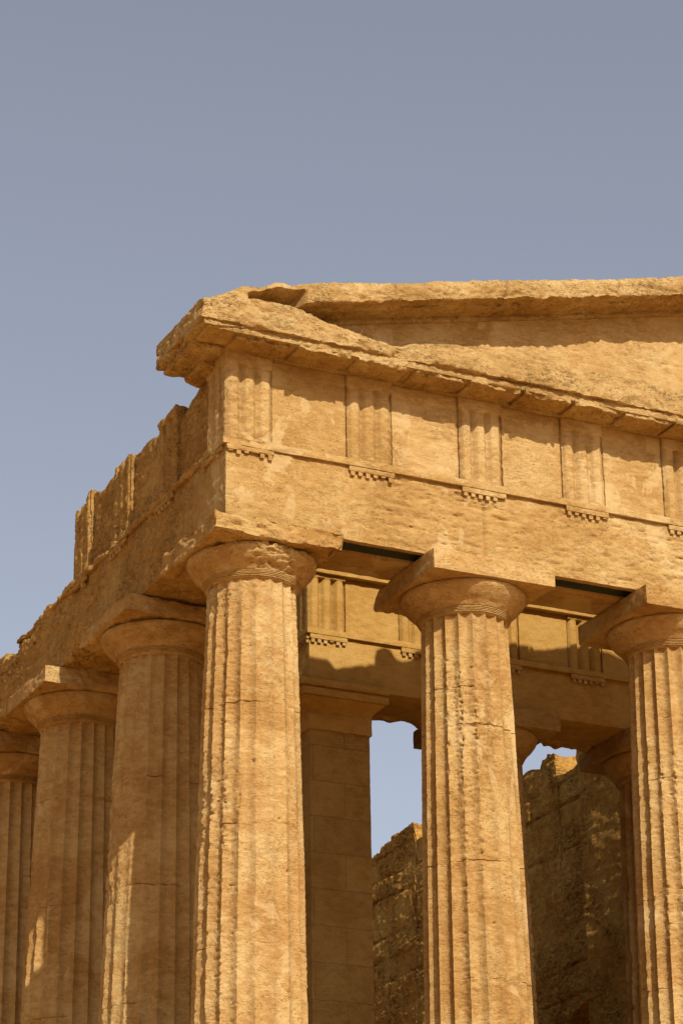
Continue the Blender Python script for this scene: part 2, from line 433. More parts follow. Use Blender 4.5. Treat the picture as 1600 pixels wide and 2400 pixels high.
def place_column(ms, x, y, label, group, rz=0, name='doric_column', z=0, sxy=1.0, sz=1.0, lean=0.0):
    t = thing(name, label, 'column', (x+lean, y, z), group, rz)
    if lean: t.rotation_euler.y = -lean/6.6
    for k in ('shaft', 'echinus', 'abacus'):
        link(k, ms[k], t)
    if sxy != 1 or sz != 1: t.scale = (sxy, sxy, sz)
    return t
c_corner = make_column('corner', 1); c_second = make_column('second', 2); c_third = make_column('third', 3)
c_fl1 = make_column('flank', 4); c_fl2 = make_column('flank2', 5); c_gen = make_column('gen', 6)
GF = 'fluted columns along the temple front'; GL = 'fluted columns along the shaded flank'
place_column(c_corner, FX[0], 0, 'worn sunlit fluted column at the corner of the temple under the crumbled capital', GF, lean=-.03)
place_column(c_second, FX[1], 0, 'sunlit fluted column of the front with crisp rounded capital, second from the corner', GF, lean=.035)
place_column(c_third, FX[2], 0, 'sharply fluted front column cut by the right edge of the picture', GF)
place_column(c_gen, FX[3], 0, 'front column just right of the middle of the temple front', GF, rz=math.radians(36))
place_column(c_second, FX[4], 0, 'front column next to the far right corner column', GF, rz=math.radians(54))
place_column(c_gen, FX[5], 0, 'column at the far right corner of the temple front', GF, rz=math.radians(90))
place_column(c_fl1, 0, FY[0], 'shaded flank column right behind the corner column, with a lit stripe down its left side', GL, lean=-.05)
place_column(c_fl2, 0, FY[1], 'shaded flank column, second behind the corner column', GL, lean=-.05)
place_column(c_gen, 0, FY[2], 'dark flank column at the left edge of the picture', GL)
place_column(c_fl2, 0, FY[3], 'flank column, fourth behind the corner column', GL, rz=math.radians(18))
GRT = 'columns along the far right flank'
LR = ['second column of the far right flank, nearest its front', 'third column of the far right flank', 'fourth column of the far right flank', 'fifth column of the far right flank', 'sixth column of the far right flank', 'seventh column of the far right flank', 'deepest built column of the far right flank']
for k, y in enumerate(FY):
    place_column(c_gen, XR, y, LR[k], GRT, rz=math.radians(18*k))

# ------------------------------------------------------------------ entablature pieces (map: 'F' front, 'L' left flank, 'R' right flank)
def glyph_depth(u, z, w, ztop, d=.055):
    """u 0..w across the triglyph"""
    s = u/w
    v = np.zeros_like(s)
    hw = .095
    for c in (1/3., 2/3.):
        v = np.maximum(v, 1-np.abs(s-c)/hw)
    v = np.maximum(v, 1-np.abs(s)/(hw)); v = np.maximum(v, 1-np.abs(s-1)/(hw))
    v = np.clip(v, 0, 1)
    top = ss(ztop+.004, ztop-.004, z+.05*(1-v)*0)
    return d*v*top
def gutta_mesh():
    V, Q = rbox((-.031, -.031, -.062), (.031, .031, .012), .031, .005, 0, 0)
    return mesh_from('gutta', V, Q, M_FRONT, 30)
G_ME = gutta_mesh()
random.seed(4)
def regula(parent, org, udir, ndir, w, ztop, worn=0.0, mat=None, h=.075, proud=.045, seed=0, n=6, miss=.12):
    """org: point on the face plane at the regula's start; udir along, ndir outward"""
    org = np.array(org, float); udir = np.array(udir, float); ndir = np.array(ndir, float)
    a = org; b = org+udir*w+ndir*proud
    lo = np.minimum(a-ndir*.02, b); hi = np.maximum(a, b)
    lo[2] = ztop-h; hi[2] = ztop-.003
    V, Q = rbox(lo, hi, .018, .004, .012+.03*worn, .003+.006*worn, 14, seed=seed)
    r = link('regula', mesh_from('regula', V, Q, mat or M_FRONT), parent)
    for k in range(n):
        if random.random() < miss: continue
        u = w*(k+.5)/n; p = org+udir*u+ndir*.005
        g = link('gutta', G_ME, r, (p[0], p[1], ztop-h+.002)); g.scale = (1, 1, random.choice([.35, .7, .85, .9, 1, 1, 1.05]))
def triglyph(parent, lo, hi, faces, capz, mat, seed, amp=.005, R1=.02, res=.016, worn=0.0, zfun=None, dpt=.080):
    """faces: list of (axis normal 'x-','y-','x+', axis u)"""
    lo = np.array(lo, float); hi = np.array(hi, float)
    def carve(P, N, V):
        P = P.copy()
        for f in faces:
            if f == 'y-':
                msk = np.clip(-N[:, 1]*1.5-.3, 0, 1); dd = glyph_depth(V[:, 0]-lo[0], V[:, 2], hi[0]-lo[0], capz, dpt)
                band = .012*ss(capz-.004, capz+.004, V[:, 2])
                P[:, 1] += msk*(dd*(1-worn)-band)
            if f == 'x-':
                msk = np.clip(-N[:, 0]*1.5-.3, 0, 1); dd = glyph_depth(V[:, 1]-lo[1], V[:, 2], hi[1]-lo[1], capz, dpt)
                band = .012*ss(capz-.004, capz+.004, V[:, 2])
                P[:, 0] += msk*(dd*(1-worn)-band)
            if f == 'x+':
                msk = np.clip(N[:, 0]*1.5-.3, 0, 1); dd = glyph_depth(V[:, 1]-lo[1], V[:, 2], hi[1]-lo[1], capz, dpt)
                P[:, 0] -= msk*dd*(1-worn)
        if zfun is not None:
            k = (V[:, 2]-lo[2])/(hi[2]-lo[2]); P[:, 2] += k*zfun(V)
        return P
    V, Q = rbox(lo, hi, res, .004, R1, amp, 10, seed=seed, zs=1.6, carve=carve)
    return link('triglyph', mesh_from('triglyph', V, Q, mat, 40), parent)

# ---- front
fe = thing('front_entablature', 'sunlit stone architrave and triglyph frieze with eroded cornice over the temple front', 'entablature', (0, 0, 0))
def arch_carve(P, N, V):
    P = P.copy()
    for jx in FX[1:-1]:
        k = np.exp(-((V[:, 0]-jx-.01)/.02)**2)*np.clip(-N[:, 1], 0, 1); P[:, 1] += .030*k
    # horizontal flaking along the bedding, heavier to the right of the second column
    m_ = np.clip(-N[:, 1], 0, 1)*(.25+.75*ss(.8, 2.0, V[:, 0]))
    n1 = fbm(P, 5.0, 4, 77, 4.0); n2 = fbm(P, 1.2, 2, 78)
    P[:, 1] += m_*(.026*np.maximum(0, n1-.05+.3*n2)+.012*np.maximum(0, fbm(P, 12, 3, 79, 3.5)))
    return P
V, Q = rbox((-E_, -E_, ZB), (XR+E_, -.55, ZT0), (.02, .05, .02), .006, .018, .004, 12, seed=31, carve=arch_carve)
a1 = (V, Q)
a0 = rbox((-E_+.001, -.56, ZB+.003), (-.2, BACK-.002, ZT0-.003), .028, .006, .02, .008, 8, seed=36)
a2 = rbox((-E_+.03, -.56, ZB+.16), (XR+E_-.03, -.20, ZT0-.01), (.1, .1, .1), seed=32)
a3 = rbox((-E_+.002, -.21, ZB+.004), (XR+E_-.002, BACK, ZT0-.004), (.05, .04, .04), .01, .05, .006, 6, seed=33)
link('architrave', mesh_from('architrave', *merge(a1, a0, a2, a3), M_FRONT), fe)
for k in range(5):
    x0, x1 = FX[k]+.75, FX[k+1]-.75
    V, Q = rbox((x0-.1, -.547, ZB+.055), (x1+.1, -.213, ZB+.15), .08, .003, 0, 0, seed=1)
    link('steel_tie', mesh_from('steel_tie', V, Q, M_STEEL), fe)
def taenia_carve(P, N, V):
    P = P.copy(); lc = ss(1.0, .3, V[:, 0])
    P[:, 1] += np.clip(-N[:, 1], 0, 1)*lc*.04*np.maximum(0, fbm(P, 5, 3, 5)+.3)
    P[:, 2] += np.clip(N[:, 2], 0, 1)*0
    return P
V, Q = rbox((-E_-.05, -E_-.05, ZT0), (XR+E_+.05, -.30, ZT1), (.022, .06, .018), .004, .014, .003, 12, seed=34, carve=taenia_carve)
link('taenia', mesh_from('taenia', V, Q, M_FRONT), fe)
# triglyph positions on the front
TXC = [-E_+TW/2, 1.40, 3.06, 4.64, 6.26, 7.86]
TXC = TXC+[XR-x for x in TXC[:-1]][::-1]
def zf_top(V): return 0*V[:, 0]
bk = rbox((-E_+.10, -E_+.14, ZT1-.01), (XR+E_-.1, BACK, ZF-.02), (.1, .1, .1), seed=35)
link('frieze_backing', mesh_from('frieze_backing', *bk, M_FRONT), fe)
for k, xc in enumerate(TXC):
    x0, x1 = xc-TW/2, xc+TW/2
    if k == 0:
        triglyph(fe, (x0, -E_, ZT1+.002), (x1, -E_+.66, ZF+.02), ['y-', 'x-'], ZCAP, M_FRONT, 40, amp=.009, R1=.04, worn=.15, dpt=.07)
    elif k == len(TXC)-1:
        triglyph(fe, (x0, -E_, ZT1+.002), (x1, -E_+.66, ZF+.02), ['y-', 'x+'], ZCAP, M_FRONT, 50, res=.03)
    else:
        triglyph(fe, (x0, -E_, ZT1+.002), (x1, -E_+.2, ZF+.02), ['y-'], ZCAP, M_FRONT, 40+k, amp=.008, R1=.03, worn=[0, .30, .1, .25, .15, 0, 0, 0, 0, 0][k], res=.016 if k < 6 else .03)
    regula(fe, (x0, -E_, 0), (1, 0, 0), (0, -1, 0), TW, ZT0, worn=1.0 if k == 0 else .1, seed=60+k, miss=.05 if k < 2 else .12)
    if k < len(TXC)-1:
        X0, X1 = x1+.003, TXC[k+1]-TW/2-.003
        def mc(P, N, V, k=k):
            P = P.copy(); msk = np.clip(-N[:, 1], 0, 1)
            P[:, 1] -= msk*.010*ss(ZCAP-.004, ZCAP+.004, V[:, 2])
            fl = fbm(P, 4.0, 4, 90+k, 3.0)
            P[:, 1] += msk*(.012 if k != 0 else .003)*np.maximum(0, fl)*ss(ZCAP, ZCAP-.05, V[:, 2])
            return P
        V, Q = rbox((X0, -E_+.045, ZT1+.002), (X1, -E_+.2, ZF+.01), .018 if k < 6 else .05, .003, .008, .003, 12, seed=70+k, carve=mc)
        link('metope', mesh_from('metope', V, Q, M_FRONT), fe)

# ---- cornice (horizontal geison) with mutules
CY = -1.19
def geison_top(x):
    xp = [-1.6, -1.24, -1.0, -.7, -.4, 0.0, .35, .8, 1.3, 1.7, 2.05, 2.5, 3.2, 4.5, 18]
    zp = [9.32, 9.38, 9.50, 9.57, 9.60, 9.60, 9.58, 9.49, 9.40, 9.43, 9.53, 9.58, 9.60, 9.62, 9.62]
    return np.interp(x, xp, zp)
def geison_carve(P, N, V):
    P = P.copy(); x = V[:, 0]
    k = (V[:, 2]-9.19)/(.43)
    P[:, 2] = np.where(k > .35, P[:, 2]+((k-.35)/.65)*(geison_top(x)-9.62), P[:, 2])
    f = np.clip(-N[:, 1], 0, 1)
    n1 = fbm(P, 1.1, 3, 101); n2 = fbm(P, 4.5, 4, 102, 1.4)
    rid = np.abs(fbm(P, 3.2, 3, 106)); P[:, 1] += (V[:, 1] < -1.0)*.02*np.maximum(0, .22-rid)/.22
    # gaps broken out of the drip edge
    low = ss(9.40, 9.22, V[:, 2])
    P[:, 1] += (V[:, 1] < -1.0)*(.04*np.maximum(0, n1)+.02*np.maximum(0, n2)*low+.018*np.maximum(0, fbm(P, 13, 3, 107, 1.6)))
    bre = np.exp(-((x-1.62)/.22)**2)+.6*np.exp(-((x-2.0)/.12)**2)
    P[:, 1] += (V[:, 1] < -.9)*bre*.16*(.5+.5*n2)
    P[:, 2] += (V[:, 1] < -.8)*low*.03*bre*n2
    # upper half leans back: eroded slope
    P[:, 1] += (V[:, 1] < -1.0)*np.clip(k-.3, 0, 1)*.12*ss(-.1, .7, x)
    # left end above the flank
    e = (V[:, 0] < -1.1)
    P[:, 0] += e*(.08*np.maximum(0, fbm(P, 2.5, 3, 103)))
    return P
g1 = rbox((-E_-.57, CY, 9.19), (XR+E_+.57, BACK, 9.62), (.024, .04, .022), .012, .05, .016, 7, seed=100, zs=1.3, carve=geison_carve, big=.012)
g2 = rbox((-E_-.03, -E_-.03, ZF+.012), (XR+E_+.03, BACK-.01, 9.195), (.03, .06, .03), .01, .02, .004, seed=104)
g3 = rbox((-E_-.46, -1.115, 9.095), (XR+E_+.46, -E_-.02, 9.20), (.03, .03, .02), .008, .03, .008, seed=105)
link('cornice', mesh_from('cornice', *merge(g1, g2, g3), M_CORN, 50), fe)
mc_x = []
for k in range(len(TXC)):
    mc_x.append(TXC[k])
    if k < len(TXC)-1: mc_x.append((TXC[k]+TXC[k+1])/2)
random.seed(11)
for k, xc in enumerate(mc_x):
    if xc > 8: rs = .05
    else: rs = .02
    hw = random.uniform(.345, .392)
    dpth = random.choice([0.0, .015, .03, .07]) if k != 1 else 0
    def mcv(P, N, V, k=k, xc=xc):
        P = P.copy(); fr = ss(-.95, -1.15, V[:, 1])
        n = fbm(P, 3.2, 4, 120+k)
        P[:, 1] += fr*(.085*np.maximum(0, n+.1)+.05*np.maximum(0, fbm(P, 10, 3, 165+k)))
        P[:, 2] += fr*ss(9.12, 9.05, V[:, 2])*.03*np.maximum(0, fbm(P, 7, 3, 140+k)+.1)
        P[:, 2] += (V[:, 2] < 9.1)*(.05*(V[:, 1]+1.17))*.6
        return P
    V, Q = rbox((xc-hw, CY+.025+dpth, 9.045), (xc+hw, -E_-.03, 9.15), rs, .006, .035, .008, 10, seed=150+k, carve=mcv)
    link('mutule', mesh_from('mutule', V, Q, M_CORN, 50), fe)

# ---- corner return of the cornice along the flank (short broken stub)
def ret_carve(P, N, V):
    P = P.copy(); yy = V[:, 1]
    end = ss(.0, .42, yy)
    P[:, 1] -= ss(.25, .42, yy)*(.10*np.maximum(0, fbm(P, 3, 3, 161)+.2))
    P[:, 0] += (V[:, 0] < -1.0)*(.06*np.maximum(0, fbm(P, 2.6, 3, 162)+.1))
    k = (V[:, 2]-9.02)/.5
    P[:, 2] -= k*.10*end
    return P
r1 = rbox((-1.225, -1.15, 9.12), (-.55, .40, 9.50), .022, .02, .10, .02, 7, seed=160, carve=ret_carve, big=.03)
r2 = rbox((-1.12, -.62, 9.05), (-.62, .34, 9.18), .022, .02, .07, .015, 7, seed=163)
r3 = rbox((-.85, -.30, 8.98), (-.58, .36, 9.15), .022, .02, .08, .015, 7, seed=164)
link('cornice_return', mesh_from('cornice_return', *merge(r1, r2, r3), M_CORN, 50), fe)

# ------------------------------------------------------------------ pediment
pd = thing('pediment', 'low stone gable with shaded tympanum under a sloping crumbled cornice', 'pediment', (0, 0, 9.6))
pd.location = (0, 0, 0)
XM = XR/2; SL = .238
def rz_low(x): return 9.62+SL*(XM-np.abs(x-XM))
def rake_carve(P, N, V):
    P = P.copy(); x = V[:, 0]; t = V[:, 2]; fr = (V[:, 1] < -.95)
    n1 = fbm(np.stack([x, V[:, 1]*0, t], 1), .9, 3, 171); n2 = fbm(P, 4.0, 4, 172, 1.3)
    low = ss(.16, .02, t)
    rid = np.abs(fbm(P, 3.0, 3, 176)); P[:, 1] += fr*.022*np.maximum(0, .22-rid)/.22
    P[:, 2] += fr*low*.035*np.maximum(0, fbm(np.stack([x, V[:, 1]*0, t*0], 1), 6.0, 3, 177))
    P[:, 2] += fr*low*.03*np.maximum(0, n1+.15)
    P[:, 1] += fr*(.03*np.maximum(0, n1)+.022*np.maximum(0, n2)*(.3+low)+.018*np.maximum(0, fbm(P, 13, 3, 178, 1.6)))
    # deep hollow near the left end
    ho = np.exp(-((x+.15)/.37)**8)
    P[:, 1] += fr*ho*(.36+.1*n2+.05*fbm(P, 12, 3, 175))*ss(.225+.05*n1, .165+.05*n1, t)
    P[:, 2] += fr*ho*.04*n2
    # the block tapers into the corner
    P[:, 2] -= ss(-.45, -1.15, x)*(t/.33)*.17
    P[:, 1] += (V[:, 1] < -.95)*ss(.2, .33, t)*.06
    for jx in (1.55, 3.25, 5.05, 6.9):
        P[:, 1] += fr*.05*np.exp(-((x-jx-.05*t)/.016)**2)*(.6+.6*n1)
    # raise to the slope
    P[:, 2] += rz_low(x)
    return P
k1 = rbox((-1.20, CY, 0.0), (XR+1.2, BACK, .33), (.024, .04, .02), .012, .05, .014, 7, seed=170, zs=1.3, carve=rake_carve, rf=2)
def rake_bed(P, N, V):
    P = P.copy(); P[:, 2] += rz_low(V[:, 0]); return P
k2 = rbox((.4, -.645, -.07), (XR-.4, BACK-.01, .02), (.05, .04, .03), .008, .03, .005, seed=173, carve=rake_bed)
link('raking_cornice', mesh_from('raking_cornice', *merge(k1, k2), M_CORN, 50), pd)
def tym_carve(P, N, V):
    P = P.copy(); x = V[:, 0]; k = (V[:, 2]-9.5)/1.0
    top = np.maximum(rz_low(x)-.05, 9.52)
    P[:, 2] = 9.5+(P[:, 2]-9.5)*(top-9.5)
    msk = np.clip(-N[:, 1], 0, 1)
    P[:, 1] += msk*.014*np.maximum(0, fbm(P, 3.5, 4, 181, 3.0))
    P[:, 1] += msk*.010*np.maximum(0, fbm(P, 13, 3, 182, 3.0))
    for jx, za, zb in ((3.55, 9.5, 10.05), (5.35, 9.5, 10.25), (7.3, 10.25, 11.5), (8.9, 9.5, 10.3)):
        P[:, 1] += msk*.014*np.exp(-((x-jx)/.012)**2)*(P[:, 2] > za)*(P[:, 2] < zb)
    for jz in (10.26,):
        P[:, 1] += msk*.014*np.exp(-((P[:, 2]-jz)/.014)**2)*ss(5.2, 5.4, x)
    return P
V, Q = rbox((.25, -.60, 9.5), (XR-.25, BACK-.02, 10.5), (.025, .1, .018), .002, .0, .004, 10, seed=180, carve=tym_carve)
link('tympanum', mesh_from('tympanum', V, Q, M_FRONT), pd)
# rough stepped blocks on the back of the gable (they cast the toothed shadow on the inner frieze)
bp_x = [-.2, .9, 1.7, 2.5, 2.85, 3.16, 3.30, 3.45, 3.62, 3.80, 3.94, 3.96, 4.10, 4.22, 4.30, 4.42, 4.56, 4.62, 5.1, 5.6, 6.1, 6.3, 6.7, 6.8, 6.9, 7.4, 7.9, 8.1, 8.4, 9.6, 10.6, 12, 13.5, 15]
bp_z = [10.1, 10.3, 10.5, 10.78, 10.82, 10.80, 10.66, 10.70, 10.74, 10.70, 10.67, 11.06, 11.14, 11.12, 10.98, 10.94, 10.98, 11.1, 11.25, 11.4, 11.45, 11.54, 11.60, 11.50, 11.56, 11.62, 11.66, 11.52, 11.45, 11.5, 11.3, 11.0, 10.6, 10.0]
cuts = [-.2, .9, 1.9, 2.9, 3.95, 4.6, 5.6, 6.75, 8.0, 9.4, 11.0, 12.6, 15]
for k in range(len(cuts)-1):
    x0, x1 = cuts[k], cuts[k+1]
    def bc(P, N, V):
        P = P.copy(); P[:, 2] = 9.55+(P[:, 2]-9.55)*(np.interp(V[:, 0]-.09, bp_x, bp_z)-9.55); return P
    V, Q = rbox((x0+.004, .08, 9.55), (x1-.004, .48, 10.55), (.03, .08, .08), .008, .01, .008, 4, seed=200+k, zs=1, carve=bc)
    link('backing_block', mesh_from('backing_block', V, Q, M_CORN, 50), pd)

# ------------------------------------------------------------------ left flank entablature
le = thing('flank_entablature', 'shaded rough entablature along the left flank, its frieze broken off in steps', 'entablature', (0, 0, 0))
LEND = 29.0
def la_carve(P, N, V):
    P = P.copy(); y = V[:, 1]; m_ = np.clip(-N[:, 0], 0, 1)
    n = fbm(P, 5, 4, 211, 1.3)
    P[:, 0] += m_*(.030*np.maximum(0, n+.1)*(.4+.6*ss(2, 5, y))+.03*np.maximum(0, fbm(P, 1.3, 3, 212))+.012*fbm(P, 16, 3, 216, 1.2, .65))
    up = np.clip(N[:, 2], 0, 1)
    far = ss(5.8, 6.6, y)
    P[:, 2] -= (V[:, 2] > ZT0-.2)*far*(.10+.10*fbm(np.stack([V[:, 0]*.4, np.floor(y/.55)*3.1, V[:, 2]*0], 1), 1, 1, 213)+.05*n)
    lowe = (V[:, 2] < ZB+.25)*(V[:, 0] < -.4)
    P[:, 2] += lowe*ss(3.5, 5.0, y)*.08*np.maximum(0, fbm(P, 2.2, 3, 214)+.1)*ss(ZB+.25, ZB, V[:, 2])
    P[:, 0] += lowe*ss(ZB+.25, ZB, V[:, 2])*.06*np.maximum(0, fbm(P, 1.8, 3, 215))
    return P
V, Q = rbox((-E_, BACK+.004, ZB), (.45, LEND, ZT0), (.06, .024, .024), .012, .06, .012, 8, seed=210, carve=la_carve)
link('architrave', mesh_from('architrave', V, Q, M_FLANK, 50), le)
def lt_carve(P, N, V):
    P = P.copy(); y = V[:, 1]; ou = (V[:, 0] < -.5)
    n = fbm(P, 6, 4, 221)
    P[:, 0] += ou*(.05*np.maximum(0, n+.25)); P[:, 2] -= (V[:, 2] > ZT0+.05)*ou*.03*np.maximum(0, n)
    P[:, 2] -= (V[:, 2] > ZT0+.05)*ss(5.2, 5.3, y)*.02
    return P
V, Q = rbox((-E_-.055, -E_+.355, ZT0+.002), (.3, 5.9, ZT1), (.03, .022, .02), .006, .03, .008, 10, seed=220, carve=lt_carve)
V2 = rbox((-E_-.02, 5.75, ZT0-.03), (.3, 7.4, ZT0+.12), (.03, .03, .03), .02, .08, .02, 6, seed=222, carve=lt_carve, big=.07, bigf=2.2)
link('taenia', mesh_from('taenia', *merge((V, Q), V2), M_FLANK, 50), le)
TYC = [-E_+TW/2, 1.365, 3.04, 4.62]
bk = rbox((-E_+.14, .02, ZT1-.01), (.25, 4.85, 8.86), (.1, .1, .1), .02, .08, .02, seed=223)
link('frieze_backing', mesh_from('frieze_backing', *bk, M_FLANK), le)
random.seed(8)
for k, yc in enumerate(TYC):
    y0, y1 = yc-TW/2, yc+TW/2
    if k > 0:
        def zf(V, k=k): return .07*fbm(V, 2.5, 3, 230+k)-.02
        triglyph(le, (-E_, y0, ZT1+.002), (-E_+.34, y1, ZF-.02), ['x-'], ZCAP+(.3 if k != 1 else .0), M_FLANK, 230+k, amp=.012, R1=.07, worn=.1, res=.02, zfun=zf, dpt=.075)
    regula(le, (-E_, y0 if k else y0+.05, 0), (0, 1, 0), (-1, 0, 0), TW, ZT0, worn=1.0, mat=M_FLANK, seed=240+k, miss=.25)
    if k < 3:
        Y0, Y1 = y1+.003, TYC[k+1]-TW/2-.003
        zt = [9.04, 8.93, 8.98][k]
        def mz(P, N, V, k=k, Y0=Y0, Y1=Y1):
            P = P.copy(); s = (V[:, 2]-ZT1)/(ZF-ZT1)
            P[:, 2] += s*(.06*fbm(V, 2.0, 3, 250+k))
            if k == 0: P[:, 2] -= s*.22*ss(.35, .95, V[:, 1])
            P[:, 0] += np.clip(-N[:, 0], 0, 1)*(.022*np.maximum(0, fbm(P, 5, 4, 255+k, 1.5))+.010*fbm(P, 18, 3, 258, 1.2, .65))
            return P
        V, Q = rbox((-E_+.065, Y0, ZT1+.002), (-E_+.34, Y1, zt), .022, .01, .06, .008, 8, seed=250+k, carve=mz)
        link('metope', mesh_from('metope', V, Q, M_FLANK, 50), le)
# loose weathered lumps left on top of the flank architrave
random.seed(3)
for k, (y0, y1, h) in enumerate([(6.25, 6.75, .10), (7.35, 7.6, .22), (8.1, 8.5, .12), (9.0, 9.6, .16), (10.2, 10.8, .12)]):
    V, Q = rbox((-.58, y0, ZT0-.14), (.1, y1, ZT0-.02+h), .03, .03, .12, .03, 5, seed=270+k, big=.04)
    link('broken_block', mesh_from('broken_block', V, Q, M_FLANK, 50), le)

# ---- right flank entablature (seen only through the arch of the cella wall)
re_ = thing('flank_entablature', 'entablature of the far flank on the right, beyond the inner wall', 'entablature', (0, 0, 0))
V, Q = rbox((XR-.45, BACK+.004, ZB), (XR+E_, LEND, ZT0), (.1, .1, .08), .02, .06, .02, 5, seed=280)
link('architrave', mesh_from('architrave', V, Q, M_FLANK, 50), re_)
V, Q = rbox((XR-.4, BACK+.004, ZT0), (XR+E_-.03, 20, 8.9), (.1, .1, .08), .02, .08, .03, 5, seed=281, big=.05)
link('frieze', mesh_from('frieze', V, Q, M_FLANK, 50), re_)

# ------------------------------------------------------------------ inner building: porch entablature
PX0, PX1, PY = 3.05, XR-3.05, 4.77
PZB, PT0, PT1, PF = 6.80, 7.57, 7.66, 8.56
PB = 6.0
pe = thing('porch_entablature', 'inner porch architrave and frieze behind the front columns, half in toothed shadow', 'entablature', (0, 0, 0))
def pa_carve(P, N, V):
    P = P.copy(); bk_ = (V[:, 1] > PB-.25)*(V[:, 2] < PZB+.2)
    P[:, 2] += bk_*ss(PZB+.2, PZB, V[:, 2])*.10*(fbm(P, 2.4, 4, 301))*ss(4.0, 4.2, V[:, 0])
    P[:, 1] += bk_*.08*fbm(P, 2.2, 3, 302)
    return P
V, Q = rbox((PX0, PY, PZB), (PX1, PB, PT0), (.035, .035, .035), .005, .012, .003, 9, seed=300, carve=pa_carve)
lw = rbox((PX0, PB+.002, PZB), (PX0+.95, 14, PT0), (.08, .08, .06), .005, .02, .003, 9, seed=303)
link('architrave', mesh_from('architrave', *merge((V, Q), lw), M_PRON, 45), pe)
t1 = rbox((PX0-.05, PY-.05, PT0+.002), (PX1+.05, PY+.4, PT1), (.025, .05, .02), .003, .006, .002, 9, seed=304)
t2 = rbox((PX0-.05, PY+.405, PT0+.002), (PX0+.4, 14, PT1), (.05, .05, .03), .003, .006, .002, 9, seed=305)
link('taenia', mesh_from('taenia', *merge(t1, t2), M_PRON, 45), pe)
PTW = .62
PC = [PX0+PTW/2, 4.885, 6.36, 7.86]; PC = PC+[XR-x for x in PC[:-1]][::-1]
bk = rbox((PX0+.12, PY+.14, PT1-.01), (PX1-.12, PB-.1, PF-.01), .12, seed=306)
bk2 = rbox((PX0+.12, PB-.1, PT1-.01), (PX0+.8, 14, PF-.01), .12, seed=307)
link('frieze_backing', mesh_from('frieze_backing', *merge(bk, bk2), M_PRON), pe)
for k, xc in enumerate(PC):
    x0, x1 = xc-PTW/2, xc+PTW/2
    rs = .018 if k < 4 else .04
    if k == 0:
        triglyph(pe, (x0, PY, PT1+.002), (x1, PY+.62, PF), ['y-', 'x-'], PF-.06, M_PRON, 310, res=rs, R1=.01, amp=.003)
    else:
        triglyph(pe, (x0, PY, PT1+.002), (x1, PY+.2, PF), ['y-'], PF-.06, M_PRON, 310+k, res=rs, R1=.01, amp=.003)
    regula(pe, (x0, PY, 0), (1, 0, 0), (0, -1, 0), PTW, PT0, mat=M_PRON, seed=320+k, miss=.03)
    if k < len(PC)-1:
        V, Q = rbox((x1+.003, PY+.035, PT1+.002), (PC[k+1]-PTW/2-.003, PY+.2, PF-.002), .025 if k < 4 else .05, .003, .01, .003, 9, seed=330+k)
        link('metope', mesh_from('metope', V, Q, M_PRON, 45), pe)
for k, yc in enumerate((6.6, 8.2, 9.8)):
    triglyph(pe, (PX0, yc-PTW/2, PT1+.002), (PX0+.2, yc+PTW/2, PF), ['x-'], PF-.06, M_PRON, 340+k, res=.04, R1=.01, amp=.003)
regula(pe, (PX0, PY, 0), (0, 1, 0), (-1, 0, 0), PTW, PT0, mat=M_PRON, seed=350, miss=.0)
c1 = rbox((PX0-.07, PY-.07, PF+.002), (PX1+.07, PB, PF+.09), (.03, .06, .025), .004, .02, .004, 9, seed=351)
link('cornice', mesh_from('cornice', *c1, M_PRON, 45), pe)

# ---- antae
def anta(x0, x1, label):
    t = thing('anta_pillar', label, 'pillar', ((x0+x1)/2, PY+.6, 0), 'square end pillars of the inner porch')
    def lk(nm, parts, mt):
        V, Q = merge(*parts); V = V-np.array([(x0+x1)/2, PY+.6, 0])
        return link(nm, mesh_from(nm, V, Q, mt, 45), t)
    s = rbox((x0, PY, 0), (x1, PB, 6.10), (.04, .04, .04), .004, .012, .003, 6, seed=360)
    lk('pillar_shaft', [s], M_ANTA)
    a = rbox((x0-.03, PY-.03, 6.08), (x1+.03, PB+.02, 6.38), (.025, .04, .025), .006, .02, .004, 8, seed=361)
    def cav(P, N, V):
        P = P.copy(); k = ss(6.36, 6.545, V[:, 2])**1.2
        for ax, lo_, hi_ in ((0, x0-.03, x1+.03), (1, PY-.03, PB)):
            s_ = (V[:, ax]-(lo_+hi_)/2)/((hi_-lo_)/2)
            P[:, ax] += np.where(np.abs(s_) > .9, np.sign(s_)*.15*k, 0)
        return P
    b = rbox((x0-.03, PY-.03, 6.36), (x1+.03, PB, 6.545), (.04, .04, .02), .006, .01, .003, 8, seed=362, carve=cav)
    c = rbox((x0-.23, PY-.22, 6.69), (x1+.25, PB+.05, PZB-.004), (.03, .04, .025), .006, .02, .004, 8, seed=363)
    d = rbox((x0-.21, PY-.20, 6.55), (x1+.23, PB+.03, 6.662), (.03, .04, .025), .006, .01, .004, 8, seed=364)
    e = rbox((x0-.17, PY-.17, 6.54), (x1+.19, PB, 6.70), .06, .002, 0, 0, seed=365)
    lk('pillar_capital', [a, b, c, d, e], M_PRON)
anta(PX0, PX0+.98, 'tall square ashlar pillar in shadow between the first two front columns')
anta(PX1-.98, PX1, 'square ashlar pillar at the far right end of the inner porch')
# ---- porch columns
GP = 'columns standing in the inner porch'
SZ = (PZB-.0)/ZB
place_column(c_second, 6.36, PY+.62, 'dark porch column mostly hidden behind the second front column', GP, rz=math.radians(90), sxy=.94, sz=SZ)
place_column(c_gen, 9.36, PY+.62, 'dark porch column seen left of the third front column', GP, rz=0, sxy=.94, sz=SZ)

